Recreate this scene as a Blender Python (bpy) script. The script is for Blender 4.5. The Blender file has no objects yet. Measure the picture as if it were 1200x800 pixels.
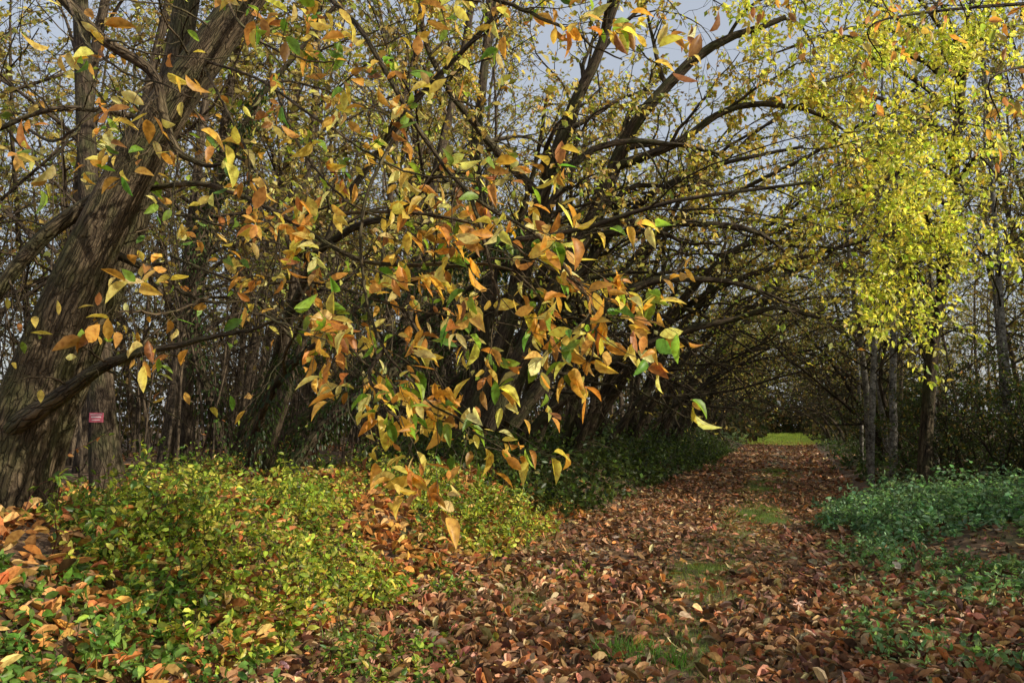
import bpy, math, numpy as np
from mathutils import Vector
rng=np.random.default_rng(7)
sc=bpy.context.scene
CAMZ=1.55; PITCH=math.radians(6.1); F=933.0
# ---------------- helpers
def nrm(a):
    return a/np.maximum(np.linalg.norm(a,axis=-1,keepdims=True),1e-9)
def V(px,py,d):
    cx=(px-600)/F; cy=(400-py)/F
    y=math.cos(PITCH)-cy*math.sin(PITCH); z=math.sin(PITCH)+cy*math.cos(PITCH)
    k=d/y
    return np.array([cx*k,d,CAMZ+z*k])
TH=math.atan(.352); DV=np.array([math.sin(TH),math.cos(TH)]); RV=np.array([math.cos(TH),-math.sin(TH)])
ORG=np.array([-0.9,0.0])
RV3=np.array([RV[0],RV[1],0]); DV3=np.array([DV[0],DV[1],0])
def su(x,y):
    dx=x-ORG[0]; dy=y-ORG[1]
    return dx*DV[0]+dy*DV[1], dx*RV[0]+dy*RV[1]
def sm(a,b,t):
    t=np.clip((t-a)/(b-a),0,1); return t*t*(3-2*t)
def hsu(s,u):
    s=np.asarray(s,float);u=np.asarray(u,float)
    left=sm(-2.3,-4.6,u)*0.72 + sm(-9,-30,u)*(-0.3)
    right=sm(1.5,4.0,u)*0.25
    n=0.10*np.sin(s*.9+u*.7)*np.sin(u*.8-1.1)*sm(1.8,4,np.abs(u))+0.05*np.sin(s*2.3+1.7*u)*sm(1.5,3.5,np.abs(u))
    rut=-0.06*np.exp(-((np.abs(u+.1)-.85)/.3)**2)+0.02*np.sin(s*1.7)*np.cos(u*2.1)
    far=sm(35,110,s)*0.7
    return left+right+n+rut+far
def H(x,y):
    s,u=su(x,y); return hsu(s,u)
def W(s,u,z=0):
    s=np.asarray(s,float);u=np.asarray(u,float)
    x=ORG[0]+s*DV[0]+u*RV[0]; y=ORG[1]+s*DV[1]+u*RV[1]
    return np.stack([x,y,hsu(s,u)+z],-1)
class MB:
    def __init__(s): s.v=[];s.l=[];s.z=[];s.c=[];s.b=[];s.n=0
    def add(s,v,faces_flat,sizes,col=None,bc=None):
        s.v.append(v); s.l.append(faces_flat+s.n); s.z.append(sizes); s.n+=len(v)
        s.c.append(col if col is not None else np.ones((len(v),3))*.5)
        s.b.append(bc if bc is not None else v)
    def tubes(s,pts,rad,sides=5,lob=0.0,col=None):
        M,n,_=pts.shape
        T=nrm(np.gradient(pts,axis=1))
        mt=nrm(pts[:,-1]-pts[:,0])
        A=np.where((np.abs(mt[:,2:3])>.6),np.array([[1.,0,0]]),np.array([[0,0,1.]]))
        U=nrm(np.cross(T,A[:,None,:])); Vv=np.cross(T,U)
        a=np.arange(sides)/sides*2*np.pi
        ca=np.cos(a)[None,None,:,None]; sa=np.sin(a)[None,None,:,None]
        seg=np.linalg.norm(np.diff(pts,axis=1),axis=-1); Ls=np.concatenate([np.zeros((M,1)),np.cumsum(seg,1)],1)
        R=rad[:,:,None]*np.ones((1,1,sides))
        if lob>0:
            ph=rng.uniform(0,6,(M,1,1)); LL=Ls[:,:,None]
            R=R*(1+lob*np.sin(3*a[None,None]+ph+LL*.25)+lob*.6*np.sin(5*a[None,None]-ph-LL*.3)+lob*.5*np.sin(LL*2.1+ph)+lob*.5*np.sin(a[None,None]*2+LL*1.3+2*ph))
        v=pts[:,:,None,:]+R[...,None]*(ca*U[:,:,None,:]+sa*Vv[:,:,None,:])
        off=rng.uniform(0,50,(M,1,1))
        r0=rad[:,:1,None]
        bc=np.stack([r0*np.cos(a)[None,None]+off+0*R,r0*np.sin(a)[None,None]+0*R,Ls[:,:,None]+0*R+off],-1)
        i=np.arange(n-1)[:,None]*sides; j=np.arange(sides)[None]; j2=(j+1)%sides
        q=np.stack([i+j,i+j2,i+sides+j2,i+sides+j],-1).reshape(-1,4)
        f=(q[None]+(np.arange(M)*n*sides)[:,None,None]).reshape(-1)
        c=None
        if col is not None: c=np.repeat(col,n*sides,axis=0)
        s.add(v.reshape(-1,3),f,np.full(M*(n-1)*sides,4),c,bc.reshape(-1,3))
    def leaves(s,P,X,N,size,tmpl,col,curl=None):
        tv,tf=tmpl
        X=nrm(X); Y=nrm(np.cross(N,X)); Z=np.cross(X,Y)
        k=len(tv)
        w=size[:,None]
        tx=tv[None,:,0]*w; ty=tv[None,:,1]*w*rng.uniform(.8,1.2,(len(P),1)); tz=tv[None,:,2]*w
        if curl is not None: tz=tz*curl[:,None]
        v=P[:,None]+tx[...,None]*X[:,None]+ty[...,None]*Y[:,None]+tz[...,None]*Z[:,None]
        flat=np.concatenate([np.array(f) for f in tf]); sz=np.array([len(f) for f in tf])
        M=len(P)
        f=(flat[None]+(np.arange(M)*k)[:,None]).reshape(-1)
        s.add(v.reshape(-1,3),f,np.tile(sz,M),np.repeat(col,k,axis=0))
    def obj(s,name,mat,smooth=True,parent=None):
        v=np.concatenate(s.v);l=np.concatenate(s.l).astype(np.int32);z=np.concatenate(s.z).astype(np.int32)
        me=bpy.data.meshes.new(name)
        me.vertices.add(len(v)); me.vertices.foreach_set('co',v.astype(np.float32).ravel())
        me.loops.add(len(l)); me.loops.foreach_set('vertex_index',l)
        me.polygons.add(len(z)); st=np.concatenate([[0],np.cumsum(z)[:-1]]).astype(np.int32)
        me.polygons.foreach_set('loop_start',st)
        me.polygons.foreach_set('use_smooth',np.full(len(z),smooth))
        me.update(calc_edges=True)
        c=np.concatenate(s.c); a=me.attributes.new('lc','FLOAT_COLOR','POINT')
        a.data.foreach_set('color',np.concatenate([c,np.ones((len(c),1))],1).astype(np.float32).ravel())
        b=me.attributes.new('bc','FLOAT_VECTOR','POINT'); b.data.foreach_set('vector',np.concatenate(s.b).astype(np.float32).ravel())
        me.materials.append(mat)
        o=bpy.data.objects.new(name,me); sc.collection.objects.link(o)
        if parent: o.parent=parent
        return o
def empty(name,loc=(0,0,0)):
    o=bpy.data.objects.new(name,None); o.empty_display_size=.2; o.location=loc; sc.collection.objects.link(o); return o
# leaf templates
def lf(st,w,fold=.15,droop=.25):
    vs=[(0,0,0)];mid=[];Ls=[];Rs=[]
    for x,y in zip(st,w):
        mid.append(len(vs)); vs.append((x,0,-droop*x*x))
        Ls.append(len(vs)); vs.append((x,y,-droop*x*x+fold*y*2))
        Rs.append(len(vs)); vs.append((x,-y,-droop*x*x+fold*y*2))
    tip=len(vs); vs.append((1,0,-droop))
    F_=[(0,mid[0],Ls[0]),(0,Rs[0],mid[0])]
    for i in range(len(st)-1):
        F_+= [(mid[i],mid[i+1],Ls[i+1],Ls[i]),(mid[i],Rs[i],Rs[i+1],mid[i+1])]
    F_+=[(mid[-1],tip,Ls[-1]),(mid[-1],Rs[-1],tip)]
    return np.array(vs,float),F_
BIG=lf([.1,.3,.55,.8],[.09,.19,.21,.12],.25,.2)
MID=lf([.25,.65],[.22,.22],.25,.2)
DRY=lf([.2,.5,.8],[.14,.2,.13],.9,-.35)
SML=(np.array([(0,0,0),(.45,.3,.1),(1,0,-.1),(.45,-.3,.1)],float),[(0,2,1),(0,3,2)])
def pal(cols,wts,n,jit=.18):
    cols=np.array(cols,float); w=np.array(wts,float);w/=w.sum()
    i=rng.choice(len(cols),n,p=w)
    c=cols[i]*(1+rng.normal(0,jit,(n,1)))*(1+rng.normal(0,jit*.4,(n,3)))
    return np.clip(c,.005,.9)
def grow(P0,D0,L,R0,n,wander,trop=(0,0,0),ts=.1,rend=.25):
    M=len(P0); L=np.broadcast_to(L,(M,)); R0=np.broadcast_to(R0,(M,))
    d=nrm(D0.astype(float)); pts=np.zeros((M,n,3)); pts[:,0]=P0; trop=np.asarray(trop,float)
    for i in range(1,n):
        d=nrm(d+rng.normal(0,wander,(M,3))+trop*ts)
        pts[:,i]=pts[:,i-1]+d*(L/(n-1))[:,None]
    t=np.linspace(0,1,n)[None]
    rad=R0[:,None]*(1-(1-rend)*t)
    return pts,rad,L
def samp(pts,rad,t,idx):
    n=pts.shape[1]; f=t*(n-1); i=np.clip(np.floor(f).astype(int),0,n-2); w=(f-i)
    a=pts[idx,i]; b=pts[idx,i+1]
    return a+(b-a)*w[:,None], nrm(b-a), rad[idx,i]*(1-w)+rad[idx,i+1]*w
def spawn(br,k,t0,t1,ang,lf_,rf=.6,bias=None,bs=0,shrink=.5):
    pts,rad,L=br; M=len(pts)
    idx=np.repeat(np.arange(M),k)
    t=t0+(t1-t0)*((np.tile(np.arange(k),M)+rng.random(M*k))/k)
    p,T,r=samp(pts,rad,t,idx)
    perp=nrm(np.cross(T,nrm(rng.normal(size=T.shape))))
    a=np.radians(ang+rng.normal(0,12,len(t)))[:,None]
    D=np.cos(a)*T+np.sin(a)*perp
    if bias is not None: D=nrm(D+np.asarray(bias)*bs)
    l=L[idx]*lf_*(1-shrink*t)*rng.uniform(.6,1.25,len(t))
    return p,D,l,r*rf
def leafpos(br,k,t0=.1,t1=1.0,droop=.3,spread=.9,nj=.8):
    pts,rad,L=br; M=len(pts)
    idx=np.repeat(np.arange(M),k)
    t=t0+(t1-t0)*((np.tile(np.arange(k),M)+rng.random(M*k))/k)
    p,T,r=samp(pts,rad,np.clip(t,0,.999),idx)
    perp=nrm(np.cross(T,nrm(rng.normal(size=T.shape))))
    X=nrm(T*.6+perp*spread+np.array([0,0,-droop]))
    N=nrm(np.array([0,0,1.0])+rng.normal(0,nj,X.shape))
    return p,X,N
# ---------------- materials
def newmat(name):
    m=bpy.data.materials.new(name); m.use_nodes=True; nt=m.node_tree; nt.nodes.clear()
    o=nt.nodes.new('ShaderNodeOutputMaterial'); return m,nt,o
def N_(nt,t,**k):
    n=nt.nodes.new(t)
    for a,b in k.items(): setattr(n,a,b)
    return n
def ramp(nt,st):
    r=nt.nodes.new('ShaderNodeValToRGB'); e=r.color_ramp.elements
    while len(e)<len(st): e.new(.5)
    for i,(p,c) in enumerate(st): e[i].position=p; e[i].color=(*c,1)
    return r
def leafmat(name,trans=.4,rough=.5,spec=.3,tgain=1.25,var=True):
    m,nt,o=newmat(name); L=nt.links
    at=N_(nt,'ShaderNodeAttribute',attribute_name='lc'); col=at.outputs['Color']
    if var:
        tc=N_(nt,'ShaderNodeNewGeometry')
        no=N_(nt,'ShaderNodeTexNoise'); no.inputs['Scale'].default_value=35; no.inputs['Detail'].default_value=3
        L.new(tc.outputs['Position'],no.inputs['Vector'])
        rp=ramp(nt,[(.32,(.45,.33,.28)),(.47,(.85,.78,.72)),(.62,(1.12,1.12,1.1))]); L.new(no.outputs['Fac'],rp.inputs['Fac'])
        mx=N_(nt,'ShaderNodeMix',data_type='RGBA',blend_type='MULTIPLY'); mx.inputs[0].default_value=.7
        L.new(at.outputs['Color'],mx.inputs[6]); L.new(rp.outputs['Color'],mx.inputs[7]); col=mx.outputs[2]
    p=N_(nt,'ShaderNodeBsdfPrincipled'); p.inputs['Roughness'].default_value=rough; p.inputs['Specular IOR Level'].default_value=spec
    L.new(col,p.inputs['Base Color'])
    g=N_(nt,'ShaderNodeMix',data_type='RGBA',blend_type='MULTIPLY'); g.inputs[0].default_value=1; g.inputs[7].default_value=(tgain,tgain,tgain*.6,1)
    L.new(col,g.inputs[6])
    t=N_(nt,'ShaderNodeBsdfTranslucent'); L.new(g.outputs[2],t.inputs['Color'])
    ms=N_(nt,'ShaderNodeMixShader'); ms.inputs[0].default_value=trans
    L.new(p.outputs[0],ms.inputs[1]); L.new(t.outputs[0],ms.inputs[2]); L.new(ms.outputs[0],o.inputs[0])
    return m
def barkmat(name,c0,c1,c2,sc_=14,zs=.16,bump=.6,moss=None,dist=.03):
    m,nt,o=newmat(name); L=nt.links
    at=N_(nt,'ShaderNodeAttribute',attribute_name='bc')
    mp=N_(nt,'ShaderNodeMapping'); mp.inputs['Scale'].default_value=(1,1,zs); L.new(at.outputs['Vector'],mp.inputs['Vector'])
    no=N_(nt,'ShaderNodeTexNoise'); no.inputs['Scale'].default_value=sc_; no.inputs['Detail'].default_value=10; no.inputs['Roughness'].default_value=.72
    L.new(mp.outputs[0],no.inputs['Vector'])
    nw=N_(nt,'ShaderNodeTexNoise'); nw.inputs['Scale'].default_value=6; nw.inputs['Detail'].default_value=3; L.new(at.outputs['Vector'],nw.inputs['Vector'])
    vo=N_(nt,'ShaderNodeTexVoronoi',feature='DISTANCE_TO_EDGE'); vo.inputs['Scale'].default_value=sc_*1.6
    nd=N_(nt,'ShaderNodeMix',data_type='RGBA',blend_type='ADD'); nd.inputs[0].default_value=.10
    L.new(mp.outputs[0],nd.inputs[6]); L.new(nw.outputs['Color'],nd.inputs[7]); L.new(nd.outputs[2],vo.inputs['Vector'])
    rp=ramp(nt,[(.36,c0),(.5,c1),(.66,c2)]); L.new(no.outputs['Fac'],rp.inputs['Fac'])
    rv=ramp(nt,[(0,(.3,.28,.27)),(.16,(1,1,1))]); L.new(vo.outputs[0],rv.inputs['Fac'])
    mx=N_(nt,'ShaderNodeMix',data_type='RGBA',blend_type='MULTIPLY'); mx.inputs[0].default_value=.8
    L.new(rp.outputs[0],mx.inputs[6]); L.new(rv.outputs[0],mx.inputs[7]); col=mx.outputs[2]
    if moss:
        n2=N_(nt,'ShaderNodeTexNoise'); n2.inputs['Scale'].default_value=2.6; n2.inputs['Detail'].default_value=7
        L.new(at.outputs['Vector'],n2.inputs['Vector'])
        r2=ramp(nt,[(.45,(0,0,0)),(.66,(.75,.75,.75))]); L.new(n2.outputs[0],r2.inputs[0])
        m2=N_(nt,'ShaderNodeMix',data_type='RGBA'); L.new(r2.outputs[0],m2.inputs[0]); L.new(col,m2.inputs[6])
        mm=N_(nt,'ShaderNodeMix',data_type='RGBA',blend_type='MULTIPLY'); mm.inputs[0].default_value=.7; mm.inputs[6].default_value=(*moss,1); L.new(rv.outputs[0],mm.inputs[7])
        L.new(mm.outputs[2],m2.inputs[7]); col=m2.outputs[2]
    ad=N_(nt,'ShaderNodeMath',operation='ADD'); L.new(no.outputs[0],ad.inputs[0])
    r3=N_(nt,'ShaderNodeMath',operation='MULTIPLY'); L.new(rv.outputs[0],r3.inputs[0]); r3.inputs[1].default_value=.7; L.new(r3.outputs[0],ad.inputs[1])
    bp=N_(nt,'ShaderNodeBump'); bp.inputs['Strength'].default_value=bump; bp.inputs['Distance'].default_value=dist; L.new(ad.outputs[0],bp.inputs['Height'])
    p=N_(nt,'ShaderNodeBsdfPrincipled'); p.inputs['Roughness'].default_value=.85; p.inputs['Specular IOR Level'].default_value=.2
    L.new(col,p.inputs['Base Color']); L.new(bp.outputs[0],p.inputs['Normal']); L.new(p.outputs[0],o.inputs[0])
    return m
bark_ch=barkmat('chestnut_bark',(.04,.029,.018),(.125,.09,.054),(.27,.195,.115),11,.22,.9,(.11,.11,.04),.05)
bark_mid=barkmat('coppice_bark',(.022,.016,.012),(.075,.053,.034),(.19,.14,.09),13,.22,.7,(.07,.075,.027))
bark_bg=barkmat('forest_bark',(.025,.019,.013),(.085,.063,.042),(.21,.155,.10),9,.3,.4)
bark_birch=barkmat('birch_bark',(.03,.025,.02),(.26,.24,.20),(.44,.41,.36),6,1.6,.3)
lm=leafmat('autumn_leaf',.5,.42,.4,1.6)
lmb=leafmat('distant_leaf',.45,.6,.2,1.35,False)
lmf=leafmat('dry_leaf',.12,.65,.25)
lmg=leafmat('green_leaf',.42,.4,.4,1.5)
def groundmat():
    m,nt,o=newmat('leaf_litter_ground'); L=nt.links
    g=N_(nt,'ShaderNodeNewGeometry')
    v=N_(nt,'ShaderNodeTexVoronoi'); v.inputs['Scale'].default_value=11; L.new(g.outputs['Position'],v.inputs['Vector'])
    sep=N_(nt,'ShaderNodeSeparateColor'); L.new(v.outputs['Color'],sep.inputs[0])
    rp=ramp(nt,[(0,(.045,.03,.018)),(.35,(.11,.065,.036)),(.7,(.18,.105,.055)),(1,(.25,.155,.085))]); L.new(sep.outputs[0],rp.inputs[0])
    n=N_(nt,'ShaderNodeTexNoise'); n.inputs['Scale'].default_value=.9; n.inputs['Detail'].default_value=6; L.new(g.outputs['Position'],n.inputs['Vector'])
    at=N_(nt,'ShaderNodeAttribute',attribute_name='lc')
    s2=N_(nt,'ShaderNodeSeparateColor'); L.new(at.outputs['Color'],s2.inputs[0])
    ad=N_(nt,'ShaderNodeMath',operation='ADD'); L.new(n.outputs[0],ad.inputs[0]); L.new(s2.outputs[0],ad.inputs[1])
    r2=ramp(nt,[(.85,(0,0,0)),(1.0,(1,1,1))]); L.new(ad.outputs[0],r2.inputs[0])
    n3=N_(nt,'ShaderNodeTexNoise'); n3.inputs['Scale'].default_value=40; L.new(g.outputs['Position'],n3.inputs['Vector'])
    r3=ramp(nt,[(.3,(.04,.06,.016)),(.7,(.13,.19,.045))]); L.new(n3.outputs[0],r3.inputs[0])
    mx=N_(nt,'ShaderNodeMix',data_type='RGBA'); L.new(r2.outputs[0],mx.inputs[0]); L.new(rp.outputs[0],mx.inputs[6]); L.new(r3.outputs[0],mx.inputs[7])
    bp=N_(nt,'ShaderNodeBump'); bp.inputs['Strength'].default_value=.8; bp.inputs['Distance'].default_value=.04; L.new(sep.outputs[1],bp.inputs['Height'])
    p=N_(nt,'ShaderNodeBsdfPrincipled'); p.inputs['Roughness'].default_value=.9
    L.new(mx.outputs[2],p.inputs['Base Color']); L.new(bp.outputs[0],p.inputs['Normal']); L.new(p.outputs[0],o.inputs[0])
    return m
gm=groundmat()
# ---------------- ground
def gmask(s,u):
    return np.clip(np.exp(-((u-.08-.2*np.sin(s*.5)-.12*np.sin(s*2.7))/(.46+.18*np.sin(s*1.3)))**2)*(.34+.8*sm(-.4,.7,np.sin(s*.9+.3)+.6*np.sin(s*2.1+2)+.4*np.sin(u*7+s*3))),0,1)
sv=np.concatenate([[-500,-200,-90,-50,-30,-18,-10,-6],np.arange(-4,40,.3),np.arange(40,130,2.),[150,200,300,600]])
uv=np.concatenate([[-500,-200,-110,-70,-50,-38],np.arange(-30,-8,1.2),np.arange(-8,8,.2),np.arange(8,30,1.2),[38,50,80,150,500]])
S,U=np.meshgrid(sv,uv,indexing='ij'); gp=W(S.ravel(),U.ravel())
ns,nu=S.shape
i=np.arange(ns-1)[:,None]*nu; j=np.arange(nu-1)[None]
q=np.stack([i+j,i+nu+j,i+nu+j+1,i+j+1],-1).reshape(-1,4)[:,::-1]
Uf=U.ravel();Sf=S.ravel()
g_=.36*sm(2.0,3.0,np.abs(Uf))*(np.abs(Uf)<12)*sm(3,9,Sf)+.5*gmask(Sf,Uf)*(np.abs(Uf)<3)+sm(60,70,Sf)*(np.abs(Uf)<6)*.9
gc=np.stack([np.clip(g_,0,1)]*3,-1)
b=MB(); b.add(gp,q.ravel().copy(),np.full(len(q),4),gc); b.obj('forest_ground',gm)

DRYC=[(.44,.235,.115),(.32,.165,.085),(.55,.36,.20),(.16,.09,.05),(.64,.47,.30),(.50,.21,.075)]
DRYW=[4,4,2.5,3.5,1.4,1.8]
def scatter_dry(N,s0,s1,u0,u1,size,tm,mb=None,cols=DRYC,w=DRYW,zup=.03,keep=None,til=.45):
    s=s0+(s1-s0)*rng.random(N); u=rng.uniform(u0,u1,N)
    k=np.ones(N,bool) if keep is None else keep(s,u)
    k&= rng.random(N)<(.5+.5*np.sin(s*1.9+u*2.3+np.sin(u*3)))+.5
    s=s[k];u=u[k]; N=len(s)
    P=W(s,u,rng.uniform(.004,zup,N))
    X=rng.normal(size=(N,3)); X[:,2]*=.25
    Nn=nrm(np.array([0,0,1.])+rng.normal(0,til,(N,3)))
    flip=np.where(rng.random(N)<.4,-1.,1.)
    mb.leaves(P,X,Nn,rng.uniform(size*.5,size*1.3,N),tm,pal(cols,w,N,.28),flip*rng.uniform(.2,1.4,N))
grassy=lambda s,u: (rng.random(len(s))>.92*gmask(s,u)**.8)
mb=MB()
scatter_dry(36000,1.2,9,-2.9,2.6,.10,DRY,mb=mb,keep=grassy)
scatter_dry(26000,9,24,-2.6,2.2,.115,MID,mb=mb,keep=grassy)
scatter_dry(16000,24,70,-2.6,2.2,.18,SML,mb=mb,keep=grassy)
mb.obj('fallen_leaves',lmf,smooth=False)
mb=MB()
scatter_dry(28000,0.5,14,-9,-2.5,.12,DRY,mb=mb,cols=[(.62,.31,.085),(.48,.2,.06),(.72,.46,.17),(.24,.12,.05)],w=[4,3,2.5,2],zup=.10)
scatter_dry(11000,1,14,2.2,9,.11,MID,mb=mb)
scatter_dry(14000,12,50,-25,-2.7,.2,SML,mb=mb)
scatter_dry(7000,12,50,2.4,20,.2,SML,mb=mb)
mb.obj('fallen_leaves',lmf,smooth=False)

# ---------------- understorey plants
def plants(mb,s,u,h,nodes,size,cols,w,tm=MID,lean=.35,clump=True):
    n=len(s); P=W(s,u,0)
    cl=.75+.45*np.sin(s*2.7+1.3*np.sin(u*2))*np.sin(u*3.1+.7)+.2*np.sin(s*6+u*5)
    h=h*np.clip(cl,.35,1.5) if clump else h
    D=np.array([0,0,1.])+rng.normal(0,lean,(n,3))
    br=grow(P,D,h,.004,5,.18,(0,0,-1),.10,.4)
    mb.tubes(br[0],br[1],3,col=np.tile([[.10,.09,.03]],(n,1)))
    p,X,N=leafpos(br,nodes,.25,1.0,.25,1.2,.8)
    M=len(p); c=pal(cols,w,M,.22)*np.repeat(rng.uniform(.6,1.35,n),nodes)[:,None]
    mb.leaves(p,X,N,rng.uniform(.5,1.35,M)*size,tm,c)
def patch(n,s0,s1,u0,u1,thr=0.,f=1.3,ph=0):
    s=rng.uniform(s0,s1,n);u=rng.uniform(u0,u1,n)
    v=np.sin(s*f+ph)*np.cos(u*f*1.2+ph*2)+.5*np.sin(s*f*2.3+u*1.9+ph)+rng.normal(0,.25,n)
    k=v>thr; return s[k],u[k]
GR=[(.20,.34,.05),(.33,.44,.07),(.10,.20,.035),(.54,.54,.09)]; GW=[4,3,3.5,1.6]
mb=MB()
s,u=patch(5200,1.5,14,-9,-2.9,.12); plants(mb,s,u,rng.uniform(.12,.48,len(s)),9,.058,GR,GW)
s,u=patch(2200,4.5,12,-5.5,-2.4,-.1,1.1,2); plants(mb,s,u,rng.uniform(.2,.6,len(s)),10,.065,[(.46,.58,.075),(.68,.68,.13),(.19,.31,.045)],[3,2.3,2])  # brighter greens on this stretch of bank: sunlight put into the leaf colour
s,u=patch(1500,1.5,9,-2.9,-1.2,.2,1.4,1); plants(mb,s,u,rng.uniform(.06,.2,len(s)),7,.05,GR,GW)
s,u=patch(1100,.5,5,-4.5,-2.0,-.1,1.8,.4); plants(mb,s,u,rng.uniform(.1,.35,len(s)),8,.07,[(.14,.28,.05),(.2,.36,.07)],[1,1])
n=150; s=rng.uniform(4,13,n);u=rng.uniform(-8.5,-2.8,n)
cb=grow(W(s,u,0),np.array([0,0,1.2])+rng.normal(0,.7,(n,3)),rng.uniform(.7,1.5,n),.005,12,.12,(0,0,-1),.16,.3); mb.tubes(cb[0],cb[1],4,col=np.tile([[.16,.07,.05]],(n,1)))
p_,X,N=leafpos(cb,14,.1,1,.2,1.2,.8); mb.leaves(p_,X,N,rng.uniform(.04,.08,len(p_)),MID,pal(GR+[(.5,.2,.06)],GW+[1],len(p_)))
mb.obj('bramble_patch',lmg)
mb=MB()
s,u=patch(6500,12,48,-7.5,-2.4,-.6,.8); plants(mb,s,u,rng.uniform(.5,1.25,len(s)),9,.12,[(.08,.13,.028),(.13,.2,.045),(.045,.075,.02)],[3,2,3],SML)
mb.obj('bramble_bank',lmg)
mb=MB()
s=rng.uniform(10,18,9500);u=rng.uniform(.8,11,9500)
e1=sm(1.15,2.3,u-.3*np.sin(s*1.7)-.2*np.sin(s*4.1))*sm(10.6,12.4,s-.12*u+.5*np.sin(u*1.5)+.2*np.sin(u*4))*sm(18,16,s)
k=rng.random(len(e1))<e1*1.6; s=s[k];u=u[k];e1=e1[k]
plants(mb,s,u,(.14+.46*e1)*rng.uniform(.6,1.2,len(s)),11,.08,[(.22,.42,.2),(.32,.52,.29),(.13,.25,.12)],[3,3,2],MID,.2)
mb.obj('nettle_patch',lmg)
mb=MB()
s,u=patch(4800,1.5,11.5,1.2,7.5,-.05,1.5,.7); plants(mb,s,u,rng.uniform(.08,.28,len(s)),8,.058,[(.2,.38,.14),(.3,.48,.19),(.12,.24,.08)],[3,3,2],MID,.4)
mb.obj('nettle_patch',lmg)
mb=MB()
s,u=patch(3000,16,60,2.4,14,-.5,.7,.7); plants(mb,s,u,rng.uniform(.3,1.0,len(s)),9,.12,[(.06,.10,.025),(.08,.13,.035)],[3,3],SML,.4)
mb.obj('undergrowth',lmg)
def grass(mb,s,u,h,r,nb,cols,w):
    n=len(s); S_=np.repeat(s,nb)+rng.normal(0,r,n*nb); U_=np.repeat(u,nb)+rng.normal(0,r,n*nb)
    P=W(S_,U_,0); X=nrm(np.array([0,0,1.])+rng.normal(0,.5,P.shape)); N=nrm(rng.normal(size=P.shape))
    st=np.array([(0,.022,0),(0,-.022,0),(.55,-.018,.03),(.55,.018,.03),(1,0,-.2)],float)
    mb.leaves(P,X,N,np.repeat(h,nb)*rng.uniform(.5,1.2,n*nb),(st,[(0,1,2,3),(3,2,4)]),pal(cols,w,n*nb,.2))
GC=[(.18,.29,.055),(.27,.39,.075),(.42,.42,.16)]
mb=MB()
s=3+29*rng.random(4600)**1.3; u=rng.normal(.08,.5,4600); k=rng.random(4600)<gmask(s,u)*1.05; s=s[k];u=u[k]
grass(mb,s,u,rng.uniform(.035,.09,len(s)),.09,24,GC,[3,2,1])
s,u=patch(520,2,12,-2.8,-1.2,.3,1.2,2.2); grass(mb,s,u,rng.uniform(.05,.12,len(s)),.06,30,GC,[3,2,1])
s,u=patch(520,2,12,1.1,4.5,.2,1.2,.2); grass(mb,s,u,rng.uniform(.05,.10,len(s)),.06,30,GC,[3,2,1])
s=rng.uniform(62,100,1600); u=rng.uniform(-3,3,1600); grass(mb,s,u,rng.uniform(.15,.3,len(s)),.4,16,[(.48,.66,.1),(.58,.7,.14)],[1,1])  # far grass coloured brighter to stand for the sunlit tunnel opening
P0=V(750,742,5.6); s_,u_=su(P0[0],P0[1]); grass(mb,np.full(9,s_)+rng.normal(0,.10,9),np.full(9,u_)+rng.normal(0,.16,9),np.full(9,.14),.06,50,[(.12,.28,.045),(.18,.36,.06)],[1,1])
mb.obj('grass',lmg)

# ---------------- chestnut
def smoothpoly(P,R,n):
    P=np.array(P);R=np.array(R,float);m=len(P);t=np.linspace(0,m-1,n);out=[]
    Pe=np.concatenate([[2*P[0]-P[1]],P,[2*P[-1]-P[-2]]])
    for x in t:
        i=min(int(x),m-2);w=x-i;a,b_,c,d=Pe[i],Pe[i+1],Pe[i+2],Pe[i+3]
        out.append(.5*((2*b_)+(-a+c)*w+(2*a-5*b_+4*c-d)*w*w+(-a+3*b_-3*c+d)*w**3))
    return np.array(out)[None],np.interp(t,np.arange(m),R)[None]
def limb(mb,pix,R,n=30,sides=12,lob=.04,jit=0):
    pts,rad=smoothpoly([V(*p) for p in pix],R,n)
    if jit: pts=pts+np.cumsum(rng.normal(0,jit,pts.shape),1)*np.linspace(0,1,n)[None,:,None]
    mb.tubes(pts,rad,sides,lob); L=np.array([np.linalg.norm(np.diff(pts[0],axis=0),axis=1).sum()])
    return (pts,rad,L)
ch=empty('sweet_chestnut_tree')
wb=MB(); lb=MB()
T1=limb(wb,[(-15,640,7),(12,540,7),(50,430,7),(108,290,7),(180,150,7),(245,55,7),(325,-60,7),(420,-220,6.9)],[.42,.30,.25,.215,.185,.17,.155,.13],90,36,.035,.002)
T2=limb(wb,[(25,620,7.5),(55,520,7.5),(98,410,7.55),(152,270,7.6),(188,150,7.7),(212,50,7.8),(228,-60,7.9),(250,-200,8)],[.25,.19,.165,.15,.14,.13,.115,.1],80,26,.035,.002)
dark=[]
dark.append(limb(wb,[(0,510,6.9),(55,475,6.6),(120,432,6.4),(180,415,6.2),(270,402,5.8),(330,385,5.5)],[.10,.075,.05,.03,.016,.005],44,12,.07,.007))
dark.append(limb(wb,[(112,235,7),(70,262,6.9),(30,300,6.9),(-10,350,6.8),(-60,400,6.8)],[.075,.07,.065,.06,.05],24,10,.06))
dark.append(limb(wb,[(40,-40,6.4),(80,5,6.3),(120,45,6.3),(178,85,6.3),(190,135,6.3),(203,172,6.25),(238,192,6.2),(262,190,6.1)],[.045,.045,.045,.04,.04,.03,.02,.008],44,10,.08,.004))
dark.append(limb(wb,[(-20,160,7.4),(60,128,7.2),(140,132,7),(200,150,7)],[.022,.026,.026,.03],24,7,.05,.006))
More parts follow.
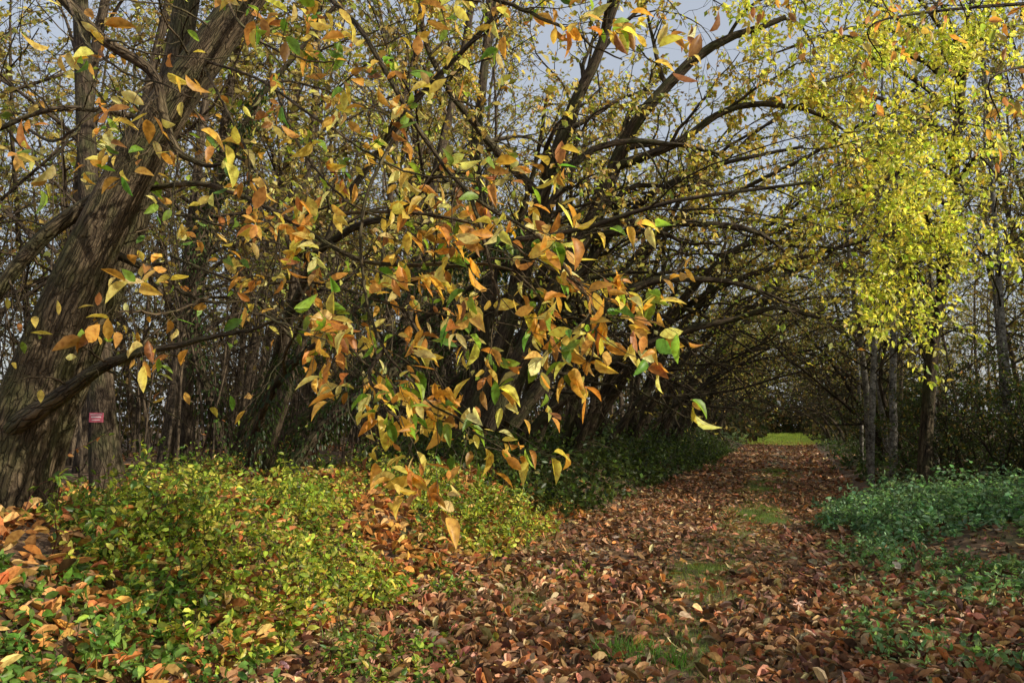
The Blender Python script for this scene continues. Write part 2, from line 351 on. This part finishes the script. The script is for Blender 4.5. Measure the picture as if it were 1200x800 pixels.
dark.append(limb(wb,[(140,300,7.3),(180,320,7.2),(230,350,7),(300,350,7)],[.04,.03,.02,.006],24,8,.05,.012))
BRP=[[(285,0,7),(350,-20,6.4),(420,30,5.8),(480,130,5.3),(550,225,5.0),(630,275,4.8),(730,330,4.7)],
[(150,225,7.3),(240,215,6.8),(330,250,6.2),(420,300,5.7),(520,310,5.3),(600,320,5.0),(670,390,4.8)],
[(480,130,5.3),(430,230,5.1),(425,330,5.0),(450,410,4.8),(500,460,4.7),(590,510,4.6)],
[(235,70,7),(310,95,6.2),(390,150,5.6),(470,190,5.2),(560,210,5)],
[(330,250,6.2),(350,330,5.7),(390,390,5.2),(440,440,5),(480,480,4.9)],
[(550,225,5),(570,300,4.8),(580,350,4.7),(570,390,4.7)],
[(350,-20,6.4),(450,-30,5.8),(560,-10,5.4),(660,30,5.2),(720,60,5.1)],
[(630,275,4.8),(675,325,4.7),(705,370,4.6),(705,415,4.6)],
[(320,95,6.2),(350,170,5.8),(400,230,5.4),(470,270,5.1)],
[(200,300,7.2),(280,330,6.5),(370,330,6),(450,360,5.6),(520,380,5.3)],
[(400,250,5.6),(470,250,5.2),(560,270,4.9),(640,320,4.7),(700,355,4.6)],
[(450,410,4.8),(430,440,4.7),(450,475,4.6),(480,505,4.6)],
[(250,-60,6),(280,20,5.6),(330,60,5.4),(400,80,5.2)],
[(60,-60,6.2),(90,20,5.2),(130,60,4.6),(240,90,4.3)],
[(30,150,6.8),(60,165,5.6),(90,150,5),(60,190,4.6)],
[(180,230,7),(200,250,6),(230,260,5.4),(320,290,5)],
[(300,350,7),(250,350,5.8),(215,362,5),(150,372,4.4)],
[(300,350,7),(300,365,5.5),(310,370,4.8),(380,400,4.6)],
[(235,70,7),(280,160,6.2),(300,220,5.6),(330,280,5.1)],
[(100,-60,6),(230,-20,5.2),(350,-10,4.6),(560,10,4.2)]]
CHC=[(.80,.44,.10),(.86,.66,.15),(.62,.30,.07),(.28,.45,.065),(.90,.78,.30),(.40,.19,.065),(.16,.34,.055)]
CHW=[4,5,2.2,2.0,3,1.8,1.2]
for bi,p in enumerate(BRP):
    sparse=bi>=13
    r0=.028 if bi in(0,1,6) else .014
    b1=limb(wb,p,np.linspace(r0,.005,len(p)),40,7,.03,.008)
    k=(8+int(b1[2][0]*2)) if not sparse else 7
    P,D,l,r=spawn(b1,k,.26 if not sparse else .45,1,50,.0,.45); l=rng.uniform(.25,.8,len(P))*(1 if not sparse else .7)
    b2=grow(P,D*[1,1,.7],l,np.minimum(r,.006),7,.14,(.25,0,-.7),.04,.3); wb.tubes(b2[0],b2[1],4)
    P,D,l,r=spawn(b2,2,.3,.9,45,.5,.6); b3=grow(P,D,np.maximum(l,.15),np.minimum(r,.0035),5,.15,(0,0,-1),.04,.3); wb.tubes(b3[0],b3[1],3)
    for bb,kk in((b2,5),(b3,4)):
        p_,X,N=leafpos(bb,kk,.35,1.02,.22,.8,1.1); keep=rng.random(len(p_))<(.66 if not sparse else .42); p_=p_[keep];X=X[keep];N=N[keep]
        lb.leaves(p_,X,N,rng.uniform(.06,.17,len(p_)),BIG,pal(CHC,CHW,len(p_),.18),rng.uniform(.1,2.4,len(p_)))
for bi,b1 in enumerate(dark+[T1,T2]):
    kk=10 if bi<len(dark) else 18
    P,D,l,r=spawn(b1,kk,.25,1,60,.0,.3); l=rng.uniform(.5,1.8,len(P))
    b2=grow(P,D,l,np.minimum(r,.012),10,.2,(0,0,-1),.04,.2); wb.tubes(b2[0],b2[1],5)
    P,D,l,r=spawn(b2,8,.2,.95,50,.5,.5); b3=grow(P,D,l,np.minimum(r,.005),6,.2,(0,0,-.5),.05,.3); wb.tubes(b3[0],b3[1],3)
    p_,X,N=leafpos(b3,2,.5,1.0,.4,.7); k=rng.random(len(p_))<.18
    lb.leaves(p_[k],X[k],N[k],rng.uniform(.09,.15,k.sum()),BIG,pal(CHC,CHW,k.sum(),.15),rng.uniform(.3,1.5,k.sum()))
P=np.stack([V(420,-220,6.9),V(250,-200,8),V(420,-220,6.9),V(250,-200,8)]); D=np.array([[-.3,.6,.9],[-.5,.3,1],[-.5,.2,.9],[-.2,.7,.7]])
c1=grow(P,D,4.0,.11,10,.12,(0,0,.3),.05); wb.tubes(c1[0],c1[1],8)
c2=grow(*spawn(c1,7,.2,1,50,.5,.5)[:4],8,.14); wb.tubes(c2[0],c2[1],5)
c3=grow(*spawn(c2,5,.2,1,50,.5,.5)[:4],6,.16,(0,0,-1),.05); wb.tubes(c3[0],c3[1],3)
p_,X,N=leafpos(c3,4,.2,1,.5); lb.leaves(p_,X,N,rng.uniform(.1,.15,len(p_)),MID,pal(CHC,CHW,len(p_),.15))
wb.obj('trunk_and_limbs',bark_ch,parent=ch); lb.obj('leaves',lm,parent=ch)

# beech standing right of the track, its branch ends reach over
be=empty('beech_tree'); wb=MB(); lb=MB()
g0=float(H(7.2,5.9))
tr=grow(np.array([[7.2,5.9,g0-.1]]),np.array([[.02,-.03,1.]]),8.5,.13,16,.04,(0,0,1),.03,.25); wb.tubes(tr[0],tr[1],14,.04)
def tp(t): return tr[0][0,int(t*15)]
BEC=[(.78,.36,.09),(.68,.54,.13),(.42,.5,.09)]
for t_,tgt in[(.4,V(1190,80,4.2)),(.46,V(1150,-30,4.6)),(.5,V(1050,20,4.8)),(.54,V(960,-40,5.0)),(.46,V(1060,-30,4.8))]:
    a=tp(t_); m_=(a+tgt)/2+[0,0,.4]
    pts,rad=smoothpoly([a,m_,tgt,tgt+[-.08,.05,-.3]],[.035,.018,.007,.003],26); wb.tubes(pts,rad,7,.03); b1=(pts,rad,np.array([3.]))
    P,D,l,r=spawn(b1,9,.45,1,50,0,.5); l=rng.uniform(.25,.6,len(P)); b2=grow(P,D,l,np.minimum(r,.005),6,.15,(0,0,-1),.05); wb.tubes(b2[0],b2[1],4)
    p_,X,N=leafpos(b2,6,.2,1.02,.6,.8,1.); lb.leaves(p_,X,N,rng.uniform(.05,.09,len(p_)),BIG,pal(BEC,[3,2,2],len(p_)),rng.uniform(.2,1.5,len(p_)))
c2=grow(*spawn(tr,14,.5,1,50,.26,.4)[:4],8,.13); wb.tubes(c2[0],c2[1],5)
c3=grow(*spawn(c2,6,.2,1,50,.5,.5)[:4],5,.16); wb.tubes(c3[0],c3[1],3)
p_,X,N=leafpos(c3,5,.2,1,.5); lb.leaves(p_,X,N,rng.uniform(.07,.11,len(p_)),MID,pal(BEC,[3,2,2],len(p_)))
wb.obj('trunk_and_limbs',bark_mid,parent=be); lb.obj('leaves',lm,parent=be)

# ---------------- coppice row arching over the path
GOLD=[(.62,.50,.13),(.74,.66,.26),(.46,.30,.08),(.38,.44,.07)]; GOW=[3,3.,2,2.6]
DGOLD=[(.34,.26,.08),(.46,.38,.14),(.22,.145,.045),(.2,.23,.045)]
YEL=[(.64,.68,.11),(.84,.82,.20),(.44,.57,.09),(.84,.70,.16)]; YW=[4,3.6,2.6,1.6]
def finish_coppice(e,wb,lb,b1,far,leafk,cols,w,side=1,k2=8):
    b2=grow(*spawn(b1,k2,.22,1,55,.42,.5,side*RV3+np.array([0,0,.15]),.42)[:4],12,.18,side*RV3*.6+np.array([0,0,-.3]),.05,.2); wb.tubes(b2[0],b2[1],7)
    b3=grow(*spawn(b2,7,.15,1,50,.55,.5)[:4],8,.2,(0,0,-.2),.06,.25); wb.tubes(b3[0],b3[1],4 if far<2 else 3)
    b4=grow(*spawn(b3,5,.2,1,45,.6,.55)[:4],5,.2,(0,0,-.2),.06,.3); b4[1][:]=np.maximum(b4[1],.0038); wb.tubes(b4[0],b4[1],3)
    p_,X,N=leafpos(b4,leafk,.2,1,.3)
    z=p_[:,2]; k=rng.random(len(p_))<np.clip((z-2.8)/5,.03,1)*(.6+.45*np.sin(p_[:,0]*1.3+p_[:,2])*np.sin(p_[:,1]*1.1+p_[:,2]*.7)+.25); p_=p_[k];X=X[k];N=N[k]
    lb.leaves(p_,X,N,rng.uniform(.06,.12,len(p_))*(1+.22*far),SML,pal(cols,w,len(p_),.22),)
    wb.obj('stems',bark_mid,parent=e); lb.obj('leaves',lm if far<1 else lmb,parent=e)
def coppice(s,u,nst,Lm,lean,R,far,ivy=0,leafk=5,cols=GOLD,w=GOW,side=1,k2=8,ts=.065):
    e=empty('coppiced_hornbeam_tree'); wb=MB(); lb=MB()
    base=W(np.full(nst,s)+rng.normal(0,.28,nst),np.full(nst,u)+rng.normal(0,.28,nst),-.1)
    D=np.array([0,0,1.])+side*RV3*rng.uniform(-lean*.2,lean,nst)[:,None]+DV3*rng.normal(0,.25,nst)[:,None]
    trop=side*RV3*.8-DV3*.15+np.array([0,0,-.12])
    b1=grow(base,D,Lm*rng.uniform(.75,1.2,nst),R*rng.uniform(.55,1.2,nst),20,.11,trop,ts,.22)
    b1[1][:,0]*=1.5;b1[1][:,1]*=1.15
    wb.tubes(b1[0],b1[1],12,.05)
    if ivy:
        n=3000; idx=rng.integers(0,min(nst,2),n); t=rng.random(n)*.65
        p_,T,r=samp(b1[0],b1[1],t,idx); pr=nrm(np.cross(T,rng.normal(size=T.shape)))
        lb.leaves(p_+pr*(r+.05)[:,None]*rng.uniform(1,2.4,(n,1)),pr*.5+np.array([0,0,-.6]),pr,rng.uniform(.05,.09,n),MID,pal([(.03,.055,.014),(.06,.10,.024)],[1,1],n))
    finish_coppice(e,wb,lb,b1,far,leafk,cols,w,side,k2); return e
e=empty('coppiced_hornbeam_tree'); wb=MB(); lb=MB()
ST=[([(556,500,13),(585,410,13),(612,320,12.9),(632,230,12.8),(662,140,12.6),(700,50,12.4),(740,-60,12.2)],[.22,.15,.13,.115,.10,.08,.06]),
([(578,500,12.8),(612,420,12.6),(655,335,12.4),(695,262,12.2),(722,195,12.1),(752,140,12),(830,60,11.8),(920,20,11.6)],[.24,.17,.145,.13,.115,.10,.07,.04]),
([(545,500,13.3),(566,410,13.4),(575,300,13.5),(560,190,13.6),(572,80,13.7),(590,-60,13.8)],[.2,.13,.12,.10,.08,.06]),
([(695,262,12.2),(760,262,11.9),(830,266,11.7),(890,280,11.5),(940,310,11.4)],[.09,.065,.05,.04,.015]),
([(600,495,12.6),(650,430,12.3),(700,365,12),(765,325,11.8),(850,325,11.6),(930,350,11.5)],[.14,.095,.075,.06,.04,.015]),
([(655,335,12.4),(640,260,12),(690,180,11.6),(780,170,11.3),(870,190,11)],[.07,.06,.05,.04,.015]),
([(722,195,12.1),(790,170,11.8),(860,130,11.6),(940,130,11.4),(1000,160,11.3)],[.08,.06,.05,.035,.015]),
([(632,230,12.8),(560,150,12.4),(500,60,12),(470,-40,11.6)],[.08,.06,.045,.03])]
bs=[]
for p,r in ST: bs.append(limb(wb,p,r,24,12,.05,.016))
b1=(np.concatenate([b[0] for b in bs]),np.concatenate([b[1] for b in bs]),np.concatenate([b[2] for b in bs]))
finish_coppice(e,wb,lb,b1,0,6,GOLD,GOW)
ss=[16.5,19.6,23.9,27.2,32.5,36.5,43,51,58]
coppice(10.8,-6.9,3,8.5,.3,.09,0,ivy=1,leafk=5)
for i_,s in enumerate(ss):
    coppice(s,-4.3-rng.random()*1.0,5,rng.uniform(8.5,12),.42,.14,min(i_/4+.5,2.5),leafk=6,k2=8)
for s,u in[(13,-9),(19,-8.5)]:
    coppice(s,u,3,11,.25,.13,1,ivy=1,leafk=6)
for s in[25,31,36,43,50,60]:
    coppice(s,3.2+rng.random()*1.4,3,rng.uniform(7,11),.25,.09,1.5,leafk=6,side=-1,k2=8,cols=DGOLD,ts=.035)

# ---------------- oak right side
ok=empty('oak_tree'); wb=MB(); lb=MB()
T=limb(wb,[(1083,575,15.5),(1086,500,15.5),(1094,400,15.3),(1110,300,15.2),(1120,180,15),(1130,60,15)],[.15,.12,.11,.10,.09,.07],40,14,.04)
tg=[(1000,330,11.5),(1050,390,11),(975,180,11),(1060,270,11),(930,50,10.5),(1010,80,11),(1100,70,12),(1070,160,11),(1130,230,12),(870,-20,10),(1000,-40,10),(1040,330,11.5),(910,130,12),(1080,20,11),(1000,250,11),(1120,160,11),(1100,300,11.8),(1130,310,12.2),(960,100,11),(1170,70,12),(860,60,11.5),(1180,200,13),(950,210,12),(1150,10,11.5)]
mult=[1,1.2,1.2,1.2,1,1.1,1,1.3,1,1,1,1.3,.8,1,1.3,1.2,1.1,.9,1.2,.9,.8,.8,1,.9]
for t_,m_ in zip(tg,mult):
    y0=min(max(t_[1]+30,70),400); a=(1094+(400-y0)*.1,y0,15.1)
    mid=((a[0]+t_[0])/2,(a[1]+t_[1])/2-35,(a[2]+t_[2])/2)
    b1=limb(wb,[a,mid,t_],[.05,.03,.010],16,6,.03,.02)
    P,D,l,r=spawn(b1,int(13*m_),.42,1,60,0,.5); l=rng.uniform(.4,1.2,len(P))
    b2=grow(P,D,l,np.minimum(r,.013),7,.18,(0,0,-.3),.05); wb.tubes(b2[0],b2[1],4)
    b3=grow(*spawn(b2,5,.15,1,50,.5,.5)[:4],5,.2); b3[1][:]=np.maximum(b3[1],.003); wb.tubes(b3[0],b3[1],3)
    p_,X,N=leafpos(b3,8,.1,1.05,.3,.9,1.1); p_=p_+rng.normal(0,.05,p_.shape)
    lb.leaves(p_,X,N,rng.uniform(.06,.125,len(p_)),MID,pal(YEL,YW,len(p_),.18))
wb.obj('trunk_and_limbs',bark_mid,parent=ok); lb.obj('leaves',lm,parent=ok)

# ---------------- birches right
def birch(s,u,Hh,R,leafk=3):
    e=empty('birch_tree'); wb=MB();tw=MB(); lb=MB()
    b1=grow(W([s],[u],-.1),np.array([[rng.normal(0,.05),rng.normal(0,.05),1.]]),Hh,R,16,.035,(0,0,1),.04,.15)
    wb.tubes(b1[0],b1[1],12,.04)
    P,D,l,r=spawn(b1,28,.2,1,50,.28,.35); b2=grow(P,D,l,r,9,.1,(0,0,-.3),.08,.2); tw.tubes(b2[0],b2[1],5)
    b3=grow(*spawn(b2,8,.15,1,45,.5,.5)[:4],7,.14,(0,0,-1),.1); b3[1][:]=np.maximum(b3[1],.004); tw.tubes(b3[0],b3[1],3)
    p_,X,N=leafpos(b3,leafk*3,.1,1,.5); lb.leaves(p_,X,N,rng.uniform(.06,.10,len(p_)),SML,pal([(.46,.38,.16),(.32,.24,.10),(.56,.52,.14),(.25,.28,.07)],[3,3,2,1],len(p_),.2))
    wb.obj('trunk',bark_birch,parent=e); tw.obj('branches',bark_mid,parent=e); lb.obj('leaves',lmb,parent=e)
for s,u in[(22,2.6),(23.2,3.2),(26,2.9),(28,3.6),(33,3.2),(21.5,5.5),(20,7.5),(24.5,4.4),(27,6.5)]:
    birch(s,u,rng.uniform(11,14),rng.uniform(.075,.11))

# ---------------- shrubs
def shrub(P0,h,cols,w,name='hawthorn_shrub',ns_=16,lk=6,sz=.07,k2=9):
    e=empty(name); wb=MB(); lb=MB()
    b=np.tile(P0,(ns_,1))+rng.normal(0,.35,(ns_,3))*[1,1,0]
    b1=grow(b,np.array([0,0,1.])+rng.normal(0,.4,(ns_,3))*[1,1,0],h*rng.uniform(.7,1.2,ns_),.03,9,.12,(0,0,-.1),.05); wb.tubes(b1[0],b1[1],5)
    b2=grow(*spawn(b1,k2,.12,1,50,.5,.5)[:4],7,.17); wb.tubes(b2[0],b2[1],4)
    b3=grow(*spawn(b2,6,.15,1,50,.5,.6)[:4],4,.2); b3[1][:]=np.maximum(b3[1],.003); wb.tubes(b3[0],b3[1],3)
    p_,X,N=leafpos(b3,lk,.1,1,.2); lb.leaves(p_,X,N,rng.uniform(.7,1.3,len(p_))*sz,SML,pal(cols,w,len(p_),.2))
    return (wb.obj('stems',bark_mid,parent=e),lb.obj('leaves',lmg,parent=e),e)
DG=[(.05,.085,.02),(.09,.13,.03),(.26,.2,.05)]
for s,u,h in[(18,4.8,2.4),(17.8,6.8,3),(19.5,8.8,3.4),(23,4.6,2.8),(30,4.4,3),(36,4.4,3.2),(18,9,2.8),(18,11,3.2),(25,10,4),(21,6.5,3.4)]:
    shrub(W(s,u,-.05),h,DG,[3,2,1])
for x,y,h in[(5.8,-1.0,3.8),(6.6,3.0,2.9),(8.4,7.2,3.2),(9.9,9.2,3.4),(11.6,11.2,3.4)]:  # unseen shrubs added right of the frame to shade the near track
    shrub(np.array([x,y,float(H(x,y))-.05]),h,DG,[3,2,2],'added_shade_shrub',16,6,.10)

# ---------------- background forest (instanced variants)
def variant(i):
    wb=MB(); lb=MB(); Hh=15+2*i; z=np.zeros((1,3)); z[0,2]=-.2
    b1=grow(z,np.array([[.05*i-.05,.04,1.]]),Hh,.12+.025*i,14,.05,(0,0,1),.03,.2); wb.tubes(b1[0],b1[1],8,.04)
    b2=grow(*spawn(b1,16,.15,1,45,.33,.4)[:4],8,.13,(0,0,.2),.04); wb.tubes(b2[0],b2[1],5)
    b3=grow(*spawn(b2,7,.2,1,45,.5,.5)[:4],6,.16); b3[1][:]=np.maximum(b3[1],.007); wb.tubes(b3[0],b3[1],3)
    b4=grow(*spawn(b3,3,.2,1,45,.7,.5)[:4],3,.16); b4[1][:]=np.maximum(b4[1],.006); wb.tubes(b4[0],b4[1],3)
    p_,X,N=leafpos(b4,6,.1,1,.3)
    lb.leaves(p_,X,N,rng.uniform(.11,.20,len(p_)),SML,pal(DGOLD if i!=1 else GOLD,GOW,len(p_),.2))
    return wb,lb
dt=empty('distant_trees'); vars_=[]
for i_ in range(4):
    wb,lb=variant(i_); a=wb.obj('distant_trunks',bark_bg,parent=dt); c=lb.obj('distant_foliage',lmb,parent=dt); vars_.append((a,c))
pos=[]
for _ in range(120): pos.append((rng.uniform(8,60),rng.uniform(-38,-9.5)))
for _ in range(26): pos.append((rng.uniform(17.5,30),rng.uniform(9,26)))  # trees added out of view on the right to shade the tunnel
for _ in range(40): pos.append((rng.uniform(30,80),rng.uniform(7,30)))
for _ in range(36): pos.append((rng.uniform(70,115),rng.choice([-1,1])*rng.uniform(4,25)))
for _ in range(12): pos.append((rng.uniform(108,125),rng.uniform(-8,8)))
for n_,(s,u) in enumerate(pos):
    i_=n_%4; p=W(s,u); rz=rng.uniform(0,6.28); k=rng.uniform(.75,1.15)
    for src in vars_[i_]:
        if n_<4: o=src
        else:
            o=bpy.data.objects.new(src.name.split('.')[0],src.data); sc.collection.objects.link(o); o.parent=dt
        o.location=p; o.rotation_euler=(0,0,rz); o.scale=(k,k,k)
# unseen trees added to the right behind the viewpoint to dapple the near ground
for x,y,i_ in[(21.5,-9.8,0),(26,-14,3)]:
    e=empty('added_shade_tree',(x,y,float(H(x,y))))
    for nm,src in zip(('trunk','leaves'),vars_[i_]):
        o=bpy.data.objects.new(nm,src.data); sc.collection.objects.link(o); o.parent=e; o.rotation_euler=(0,0,x)
# woodland edge further off
mb=MB()
n=80000
s=rng.uniform(10,125,n);u=np.where(rng.random(n)<.6,-1,1)*(14+rng.random(n)**.7*45)
near=rng.random(n)<.25; s=np.where(near,rng.uniform(62,112,n),s); u=np.where(near,np.sign(u)*(1.9+rng.random(n)*12),u)
end=rng.random(n)<.14; s=np.where(end,rng.uniform(100,120,n),s); u=np.where(end,rng.uniform(-14,14,n),u)
k=(u<0)|(s>30); s=s[k];u=u[k]
cl=np.sin(s*.45)*np.cos(u*.5)+np.sin(s*.21+u*.33)
z=rng.random(len(s))**1.3*(6.5+3*cl)
dist=np.hypot(s,u); P=W(s,u,z)
X=rng.normal(size=P.shape);N=nrm(rng.normal(size=P.shape))
mb.leaves(P,X,N,rng.uniform(.22,.45,len(s))*(.6+dist/90),SML,pal([(.06,.05,.02),(.10,.075,.028),(.04,.055,.018),(.20,.14,.045)],[3,3,3,1],len(s),.25))
mb.obj('distant_undergrowth',lmb)
wb=MB(); n=520
s=rng.uniform(8,40,n);u=rng.uniform(-26,-7.5,n)
b1=grow(W(s,u,-.05),np.array([0,0,1.])+rng.normal(0,.12,(n,3)),rng.uniform(2.5,6,n),rng.uniform(.012,.035,n),9,.06,(0,0,1),.04,.2); wb.tubes(b1[0],b1[1],5)
b2=grow(*spawn(b1,6,.25,1,45,.35,.5)[:4],6,.15); b2[1][:]=np.maximum(b2[1],.004); wb.tubes(b2[0],b2[1],3)
b3=grow(*spawn(b2,4,.25,1,45,.5,.6)[:4],4,.15); b3[1][:]=np.maximum(b3[1],.003); wb.tubes(b3[0],b3[1],3)
wb.obj('sapling_thicket',bark_bg)
e=empty('woodland_tree'); wb=MB(); Tq=limb(wb,[(130,590,9.8),(122,510,9.8),(116,400,9.9),(106,250,10.1),(98,80,10.4),(90,-100,10.7)],[.22,.17,.15,.13,.11,.09],30,14,.04); wb.obj('trunk',bark_mid,parent=e)
sg=empty('warning_sign',V(113,489,9.56))
def box(name,sz,loc,col,parent,rough=.5):
    x,y,z=[a/2 for a in sz]; me=bpy.data.meshes.new(name)
    vs=[(i*x,j*y,k*z) for i in(-1,1) for j in(-1,1) for k in(-1,1)]
    me.from_pydata(vs,[],[(0,1,3,2),(4,6,7,5),(0,4,5,1),(2,3,7,6),(0,2,6,4),(1,5,7,3)])
    m,nt,o=newmat(name+'_paint'); p=N_(nt,'ShaderNodeBsdfPrincipled'); p.inputs['Roughness'].default_value=rough
    no=N_(nt,'ShaderNodeTexNoise'); no.inputs['Scale'].default_value=20; rp=ramp(nt,[(.3,tuple(c*.8 for c in col)),(.7,col)]); nt.links.new(no.outputs[0],rp.inputs[0]); nt.links.new(rp.outputs[0],p.inputs['Base Color'])
    nt.links.new(p.outputs[0],o.inputs[0]); me.materials.append(m)
    ob=bpy.data.objects.new(name,me); sc.collection.objects.link(ob); ob.parent=parent; ob.location=loc
    md=ob.modifiers.new('bev','BEVEL'); md.width=.002; return ob
box('board',(.17,.008,.115),(0,0,0),(.6,.12,.17),sg)
box('border_top',(.14,.003,.010),(0,-.007,.035),(.75,.6,.62),sg); box('border_mid',(.12,.003,.018),(0,-.007,.005),(.75,.6,.62),sg); box('border_low',(.10,.003,.010),(0,-.007,-.031),(.75,.6,.62),sg)

# ---------------- light
az=math.radians(117); el=math.radians(27)
Sd=Vector((math.sin(az)*math.cos(el),math.cos(az)*math.cos(el),math.sin(el)))
ld=bpy.data.lights.new('sun','SUN'); ld.energy=5; ld.angle=math.radians(.5); ld.color=(1,.92,.76)
lo=bpy.data.objects.new('sun',ld); sc.collection.objects.link(lo); lo.rotation_euler=(-Sd).to_track_quat('-Z','Y').to_euler()
w=bpy.data.worlds.new('World'); sc.world=w; w.use_nodes=True; nt=w.node_tree
sky=nt.nodes.new('ShaderNodeTexSky'); sky.sky_type='NISHITA'; sky.sun_disc=False; sky.sun_elevation=el; sky.sun_rotation=az; sky.dust_density=2.5; sky.air_density=1.2
mxs=nt.nodes.new('ShaderNodeMix'); mxs.data_type='RGBA'; mxs.inputs[0].default_value=.5; mxs.inputs[7].default_value=(7.6,8.0,8.8,1)
nt.links.new(sky.outputs[0],mxs.inputs[6])
bg=nt.nodes['Background']; bg.inputs[1].default_value=.108; nt.links.new(mxs.outputs[2],bg.inputs[0])
cd=bpy.data.cameras.new('camera'); cd.lens=28; cd.sensor_width=36; cd.clip_end=2000; cd.clip_start=.05
co=bpy.data.objects.new('camera',cd); sc.collection.objects.link(co); co.location=(0,0,CAMZ); co.rotation_euler=(math.pi/2+PITCH,0,0)
sc.camera=co
sc.view_settings.view_transform='Standard'; sc.view_settings.look='None'; sc.view_settings.exposure=0
print('faces',sum(len(o.data.polygons) for o in sc.objects if o.type=='MESH'))
